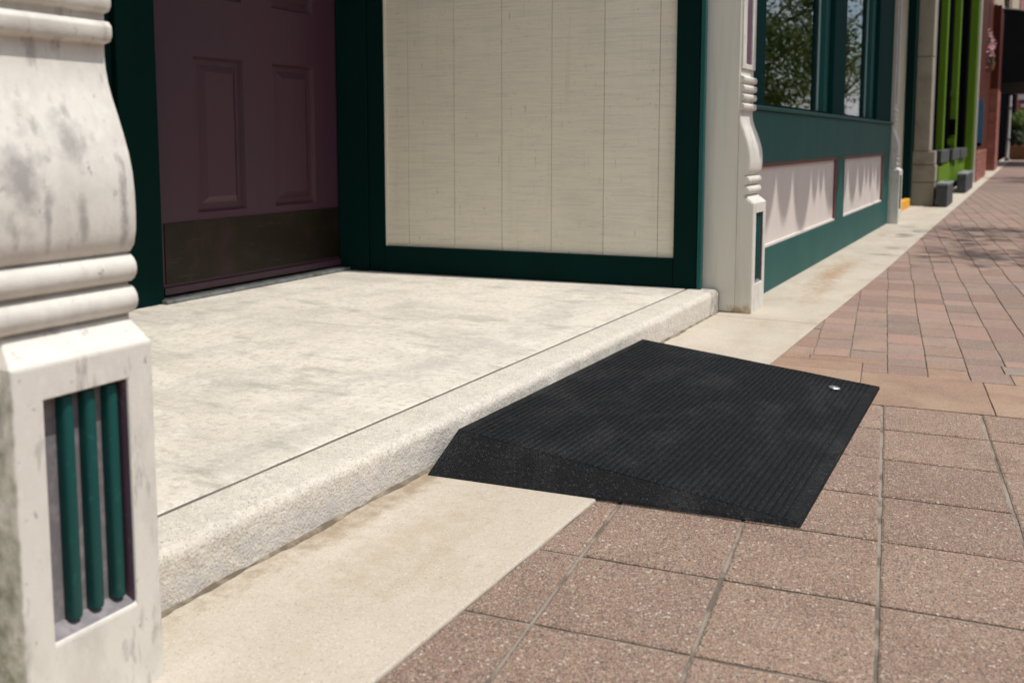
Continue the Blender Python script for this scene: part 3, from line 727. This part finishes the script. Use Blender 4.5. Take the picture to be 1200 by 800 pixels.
# ribbed tread: profile runs up the slope, ribs run along the width
mb = MB(); nr = 50; nyy = 40; rows = []
s0, s1 = .028, .975
xs = [(0, 0), (s0, 0)]
for k in range(nr):
    a = s0 + (s1-s0)*k/nr; w = (s1-s0)/nr
    xs += [(a + w*.12, -.0042), (a + w*.46, -.0042), (a + w*.56, 0), (a + w*.98, 0)]
xs += [(s1+.001, 0), (1, 0)]
for q, (t, dz) in enumerate(xs):
    pl, pr2 = A.lerp(D_, t), B.lerp(C_, t)
    for j in range(nyy+1):
        p = pl.lerp(pr2, 0 if j == 0 else .0065 if j == 1 else 1 if j == nyy else .9935 if j == nyy-1 else j/nyy); dd = 0 if j in (0, nyy) else dz
        wz = noise.noise(Vector((p.x*9, p.y*9, 0)))*.0006 + (noise.noise(Vector((p.x*120, p.y*60, 3)))*.0004 if dz == 0 else 0)
        mb.v.append((p.x, p.y, p.z + dd + wz))
for q in range(len(xs)-1):
    for j in range(nyy): mb.f.append([q*(nyy+1)+j, (q+1)*(nyy+1)+j, (q+1)*(nyy+1)+j+1, q*(nyy+1)+j+1])
mb.build('ribbed_tread', M['rubber'], ramp, recalc=False)
sc_ = Vector((-.386, 2.300, .0165)); mb = MB()
ring = [(0.0130, 0), (.0130, .0014), (.0105, .0030), (.0045, .0030), (.0038, .0010)]
for r_, h_ in ring:
    for k in range(18): a = 2*pi*k/18; mb.v.append((sc_.x + r_*cos(a), sc_.y + r_*sin(a), sc_.z + h_ - r_*cos(a)*.1))
for q in range(len(ring)-1):
    for k in range(18): mb.f.append([q*18+k, q*18+(k+1)%18, (q+1)*18+(k+1)%18, (q+1)*18+k])
mb.f.append([4*18+k for k in range(18)]); mb.build('screw', M['steel'], ramp)

# ------------------------------------------------------------------ lime green shop with stone pier
lime = thing('lime_green_shop', 'shopfront with lime green columns and a buff stone pier beyond the green shop', 'building', (-1.7, 12, 0))
zz = [(0, .215, -.98, -.775, 0), (.218, .375, -.982, -.770, 0), (.378, .50, -.982, -.780, 0), (.503, 1.35, -.964, -.828, 0), (1.353, 2.2, -.964, -.828, 0), (2.203, 3.2, -.964, -.828, 0)]
for (a, b, xa, xb, _) in zz: MB().box(xa, xb, 9.43, 9.62, a, b).build('stone_block', M['stone'], lime, bevel=.008)
MB().box(-.90, -.835, 9.63, 9.80, .50, 3.2).build('pier_edge', M['stonecap'], lime)
for (xa, xb, ya, za, zb) in ((-.880, -.808, 10.6, .3, 3.0), (-.868, -.795, 12.2, .3, 3.0), (-.835, -.730, 14.55, .12, 3.0)):
    c = MB().box(xa, xb, ya, ya+.12, za, zb).build('column', M['lime'], lime, bevel=.01)
    MB().box(xa-.004, xb+.006, ya-.01, ya+.13, za, za+.06).build('column_base', M['lime'], c, bevel=.006)
MB().box(-.872, -.80, 12.08, 12.155, .66, .84).build('letter_box', M['black'], lime, bevel=.004)
MB().box(-.868, -.81, 12.16, 12.19, 1.10, 1.17).build('cross_piece', M['lime'], lime)
MB().box(-.868, -.79, 12.0, 12.15, .55, .62).build('cross_piece', M['lime'], lime)
MB().box(-.905, -.838, 14.2, 14.5, .37, 3.1).build('dark_gap_panel', M['black'], lime)  # black panel added to stand in for the dark gap between columns
MB().box(-1.02, -.90, 10.0, 14.7, .50, 3.2).build('dark_glazing', M['black'], lime)
MB().box(-.95, -.80, 10.15, 11.5, .10, .34).build('plinth', M['lime'], lime, bevel=.006)
MB().box(-.95, -.82, 11.6, 14.5, .10, .36).build('plinth', M['lime'], lime, bevel=.006)
MB().box(-.98, -.86, 10.0, 14.7, .0, .10).build('footing', M['black'], lime)
for (a, b) in ((10.2, 11.2), (11.7, 12.9), (13.1, 14.3)):
    MB().box(-.90, -.785, a, b, .372, .50).build('window_box', M['charcoal'], lime, bevel=.008)
MB().box(-5, -.95, 9.43, 14.75, 3.2, 7).build('upper_wall', M['stone'], lime)
MB().box(-5, -1.03, 9.43, 14.75, 0, 3.2).build('inner_wall', M['black'], lime)
for nm, (xa, xb, ya, yb, zb), lb in (('stone_trough', (-.752, -.655, 9.33, 10.02, .215), 'charcoal stone trough with pale rim beside the buff stone pier'),
                                ('stone_trough', (-.745, -.650, 11.9, 13.3, .225), 'charcoal stone trough below the second lime green column')):
    t = thing(nm, lb, 'trough', ((xa+xb)/2, (ya+yb)/2, 0), 'stone troughs along the lime green shop')
    MB().box(xa, xb, ya, yb, .001, zb-.02).build('body', M['charcoal'], t, bevel=.01)
    mb = MB(); rim = .018
    mb.box(xa-.003, xa+rim, ya-.003, yb+.003, zb-.02, zb).box(xb-rim, xb+.003, ya-.003, yb+.003, zb-.02, zb).box(xa+rim, xb-rim, ya-.003, ya+rim*2, zb-.02, zb).box(xa+rim, xb-rim, yb-rim*2, yb+.003, zb-.02, zb)
    mb.build('rim', M['trough_top'], t); MB().box(xa+rim, xb-rim, ya+.03, yb-.03, zb-.02, zb-.006).build('soil', M['trough_top'], t)

# ------------------------------------------------------------------ red brick shop
red = thing('red_brick_shop', 'red timber and salmon brick shopfront past the lime green shop', 'building', (-1.7, 19, 0))
MB().box(-.735, -.712, 14.9, 15.0, .0, 3.2).build('cream_post', M['cream'], red)
def brickwork(x0, x1, y0, y1, z0, z1, name):
    core = MB().box(x0+.006, x1-.006, y0+.006, y1-.006, z0, z1-.004).build(name, M['mortar'], red)
    nz_ = int((z1-z0)/.075); cache2 = {}
    for r_ in range(nz_):
        za = z0 + r_*(z1-z0)/nz_; zb = za + (z1-z0)/nz_ - .010; L_ = .215*1.3; y = y0 - (L_/2 if r_ % 2 else 0)
        while y < y1:
            a, b = max(y, y0), min(y+L_-.01, y1)
            if b-a > .03: MB().box(x1-.03, x1, a, b, za, zb).build('brick', M['brick'], core)
            y += L_
        MB().box(x0, x1-.032, y0, y0+.03, za, zb).build('brick', M['brick'], core)
    return core
brickwork(-.77, -.70, 15.04, 18.2, 0, .47, 'low_brick_wall')
brickwork(-.82, -.655, 21.0, 22.6, 0, 1.6, 'brick_pier')
MB().box(-.815, -.665, 21.0, 22.6, 1.602, 3.2).build('pier_cladding', M['redpaint'], red)
MB().box(-1.0, -.80, 15.0, 24, .45, 3.2).build('red_wall', M['redpaint'], red)
MB().box(-1.0, -.84, 18.2, 24, .0, .44).build('red_base', M['redpaint'], red)
MB().box(-.86, -.70, 15.05, 18.2, .472, .50).build('wall_coping', M['redpaint'], red)
MB().box(-5, -.9, 14.76, 24, 3.2, 7).build('upper_wall', M['opp1'], red)
MB().box(-5, -1.01, 14.76, 24, 0, 3.2).build('inner_wall', M['black'], red)
bs = thing('blue_board', 'tall blue sign board with rounded top standing by the red shop', 'sign', (-.78, 16.6, .5))
pts = [(-.790, .56), (-.703, .56)]
for k in range(9): a = pi*k/8; pts.append((-.7465 + .0435*cos(a), 1.12 + .13*sin(a)))
mb = MB().prism([(x, z) for x, z in pts], 16.58, 16.61); mb.build('board', M['bluepaint'], bs)
MB().box(-.797, -.722, 16.57, 16.62, .501, .56).build('foot', M['black'], bs)

# hanging flower basket
fb = thing('flower_basket', 'hanging basket of pink flowers in front of the red timber shop', 'plant', (-.80, 19.2, 2.0))
def leaf_cloud(name, m, parent, c, rad3, n, s, seed, kind=None, clumps=0):
    rg_ = random.Random(seed); mb = MB(); cl = []
    for _ in range(clumps):
        while True:
            q = Vector([rg_.uniform(-1, 1) for _ in range(3)])
            if q.length < 1: break
        cl.append((q, rg_.uniform(.16, .38)))
    for _ in range(n):
        if cl:
            q0, rr_ = rg_.choice(cl); q = q0 + Vector([rg_.gauss(0, rr_*.5) for _ in range(3)])
        else:
            while True:
                q = Vector([rg_.uniform(-1, 1) for _ in range(3)])
                if q.length < 1: break
        p = Vector((c[0]+q.x*rad3[0], c[1]+q.y*rad3[1], c[2]+q.z*rad3[2]))
        a = Vector([rg_.gauss(0, 1) for _ in range(3)]).normalized(); b = a.orthogonal().normalized(); ss = s*rg_.uniform(.6, 1.3)
        mb.face([p - a*ss, p + b*ss*.45, p + a*ss, p - b*ss*.45])
    o = mb.build(name, m, parent, recalc=False)
    if kind: o['kind'] = kind
    return o
leaf_cloud('leaves', M['leafdark'], fb, (-.80, 19.2, 2.2), (.11, .3, .33), 420, .05, 1)
leaf_cloud('blossoms', M['petal'], fb, (-.79, 19.15, 2.2), (.115, .32, .36), 210, .04, 2)
MB().tube([(-.80, 19.2, 1.80), (-.80, 19.2, 1.86), (-.80, 19.2, 1.98)], [.05, .12, .14], 12).build('basket', M['wood'], fb)
MB().tube([(-.80, 19.2, 2.4), (-.80, 19.2, 3.0)], [.006, .006], 6).tube([(-.80, 19.2, 3.0), (-.95, 19.2, 3.0)], [.01, .01], 6).build('hook', M['black'], fb)

# ------------------------------------------------------------------ dark shop with barrel awning
dk = thing('dark_shop', 'dark shopfront with black barrel awning reaching over the pavement', 'building', (-1.7, 29, 0))
MB().box(-5, -.86, 24.02, 36, 0, 3.6).build('dark_wall', M['black'], dk)
MB().box(-5, -.90, 24.02, 36, 3.6, 7.5).build('upper_wall', M['opp3'], dk)
for k in range(4): MB().box(-.90, -.87, 25+k*2.6, 26.3+k*2.6, 4.4, 6.2).build('window', M['black'], dk)
prof = [(-.858, 2.0)]
for k in range(15): a = pi/2*k/14; prof.append((-.858 + 1.75*sin(a), 2.0 + 1.55*cos(a)))
bb = shade_auto(MB().prism(prof, 24.6, 30.5).build('awning', M['awning'], dk), 40)
for yy in (24.58, 26.0, 27.5, 29.0, 30.49):
    mb = MB(); mb.tube([(x+.004, yy, z+.004) for x, z in prof[1:]], [.022]*(len(prof)-1), 6); mb.build('awning_rib', M['charcoal'], bb)
MB().box(-.856, .9, 24.59, 30.51, 1.90, 2.0).build('awning_skirt', M['awning'], bb)
# row of further shops closing the view
fs = thing('far_shops', 'dim shopfronts with cream and red upper walls at the end of the street', 'building', (-1.7, 50, 0))
MB().box(-6, -.80, 36.02, 48, 0, 3.2).build('dark_front', M['black'], fs); MB().box(-6, -.84, 36.02, 48, 3.2, 8).build('cream_wall', M['opp3'], fs)
MB().box(-6, -.75, 48.02, 70, 0, 3.2).build('dark_front', M['redpaint'], fs); MB().box(-6, -.80, 48.02, 70, 3.2, 9).build('red_wall', M['opp1'], fs)
MB().box(-6, 6, 70.02, 78, 0, 8).build('end_wall', M['opp1'], fs)
for k in range(5): MB().box(-.79, -.10, 39+k*6, 39.3+k*6, 2.5, 3.1).build('sign_board', M['maroon' if k % 2 else 'whitepaint'], fs)
dp = thing('downpipe', 'pale grey downpipe running down to the strip before the dark shops', 'pipe', (-.66, 31, 0))
mb = MB().tube([(-.66, 31.2, .05), (-.66, 31.2, 1.88)], [.05, .05], 10); shade_auto(mb.build('pipe', M['whitepaint'], dp))
MB().box(-.72, -.60, 31.13, 31.27, .0, .08).build('shoe', M['maroon'], dp)
for z in (.6, 1.5): MB().box(-.73, -.60, 31.13, 31.27, z, z+.05).build('bracket', M['alu'], dp)
# potted shrub in the distance
pt = thing('potted_shrub', 'bushy green shrub in a brown timber tub at the far end of the pavement', 'plant', (-.40, 33.5, 0))
MB().hexa([(-.62,33.2,.0),(-.18,33.2,.0),(-.18,33.7,.0),(-.62,33.7,.0)], [(-.68,33.1,.42),(-.12,33.1,.42),(-.12,33.8,.42),(-.68,33.8,.42)]).build('tub', M['wood'], pt, bevel=.01)
MB().tube([(-.4,33.45,.4),(-.4,33.45,1.1)], [.03,.02], 6).build('stem', M['bark'], pt)
leaf_cloud('foliage', M['leaf'], pt, (-.40, 33.45, 1.25), (.27, .27, .28), 500, .06, 4)
leaf_cloud('foliage', M['leafdark'], pt, (-.40, 33.45, .75), (.25, .27, .33), 400, .06, 5)

# ------------------------------------------------------------------ street trees (shadow on the pavement, reflections in the windows)
def tree(loc, h, R_, seed, label, n=5200, zc=.72, zr=.30):
    rg_ = random.Random(seed); x, y = loc
    t = thing('street_tree', label, 'tree', (x, y, 0), 'street trees along the kerb')
    mb = MB(); top = Vector((x + .15, y, h*.62))
    mb.tube([(x, y, -.02), (x+.02, y, .3), (x+.05, y+.03, h*.3), top], [.13, .10, .085, .05], 9)
    for k in range(9):
        a = 2*pi*k/9 + rg_.uniform(-.2, .2); z0 = h*rg_.uniform(.34, .6); r_ = R_*rg_.uniform(.55, .9)
        p0 = Vector((x+.06, y+.02, z0)); p2 = Vector((x + r_*cos(a), y + r_*sin(a), z0 + h*rg_.uniform(.12, .32))); pm = p0.lerp(p2, .5) + Vector((0, 0, .12))
        mb.tube([p0, pm, p2], [.045, .028, .010], 6)
    mb.build('trunk', M['bark'], t)
    leaf_cloud('crown', M['leaf'], t, (x, y, h*zc), (R_, R_, h*zr), n, .065, seed+50, clumps=38)
    return t
tree((2.35, 6.75), 4.4, 1.45, 1, 'leafy street tree by the kerb, nearest of the row', 5200)
tree((2.5, 16.6), 4.4, 1.8, 2, 'leafy street tree by the kerb, second of the row', 9500, .60, .40)
tree((2.7, 24.5), 5.0, 2.1, 3, 'leafy street tree by the kerb opposite the barrel awning', 2200, .62, .36)
tree((4.8, 40), 6.0, 3.0, 5, 'large leafy street tree at the far end of the row', 5000, .6, .36)

# ------------------------------------------------------------------ opposite side of the street
y = -20
for k, (w, h, m_) in enumerate([(12, 8, 'opp1'), (10, 7, 'opp3'), (9, 6.5, 'opp2'), (12, 8.5, 'opp1'), (10, 6, 'opp2'), (14, 8, 'opp3'), (16, 7, 'opp1')]):
    b = thing('opposite_building', ['red brick two storey', 'tan rendered two storey', 'white rendered two storey'][['opp1', 'opp3', 'opp2'].index(m_)] + ' shop across the road, %s along its row' % ['first', 'second', 'third', 'fourth', 'fifth', 'sixth', 'seventh'][k], 'building', (19, y+w/2, 0))
    MB().box(14, 24, y+.02, y+w-.02, -.1, h).build('wall', M[m_], b)
    MB().box(13.8, 24.2, y+.01, y+w-.01, h, h+.3).build('cornice', M['whitepaint'], b)
    for q in range(int(w/2.4)):
        f = MB().box(13.94, 13.998, y+.7+q*2.4, y+2.0+q*2.4, 4.2, 5.8).build('window', M['whitepaint'], b)
        MB().box(13.92, 13.939, y+.8+q*2.4, y+1.9+q*2.4, 4.3, 5.7).build('pane', M['black'], f)
    MB().box(13.9, 13.998, y+.6, y+w-.6, .5, 2.9).build('shop_window', M['black'], b)
    y += w
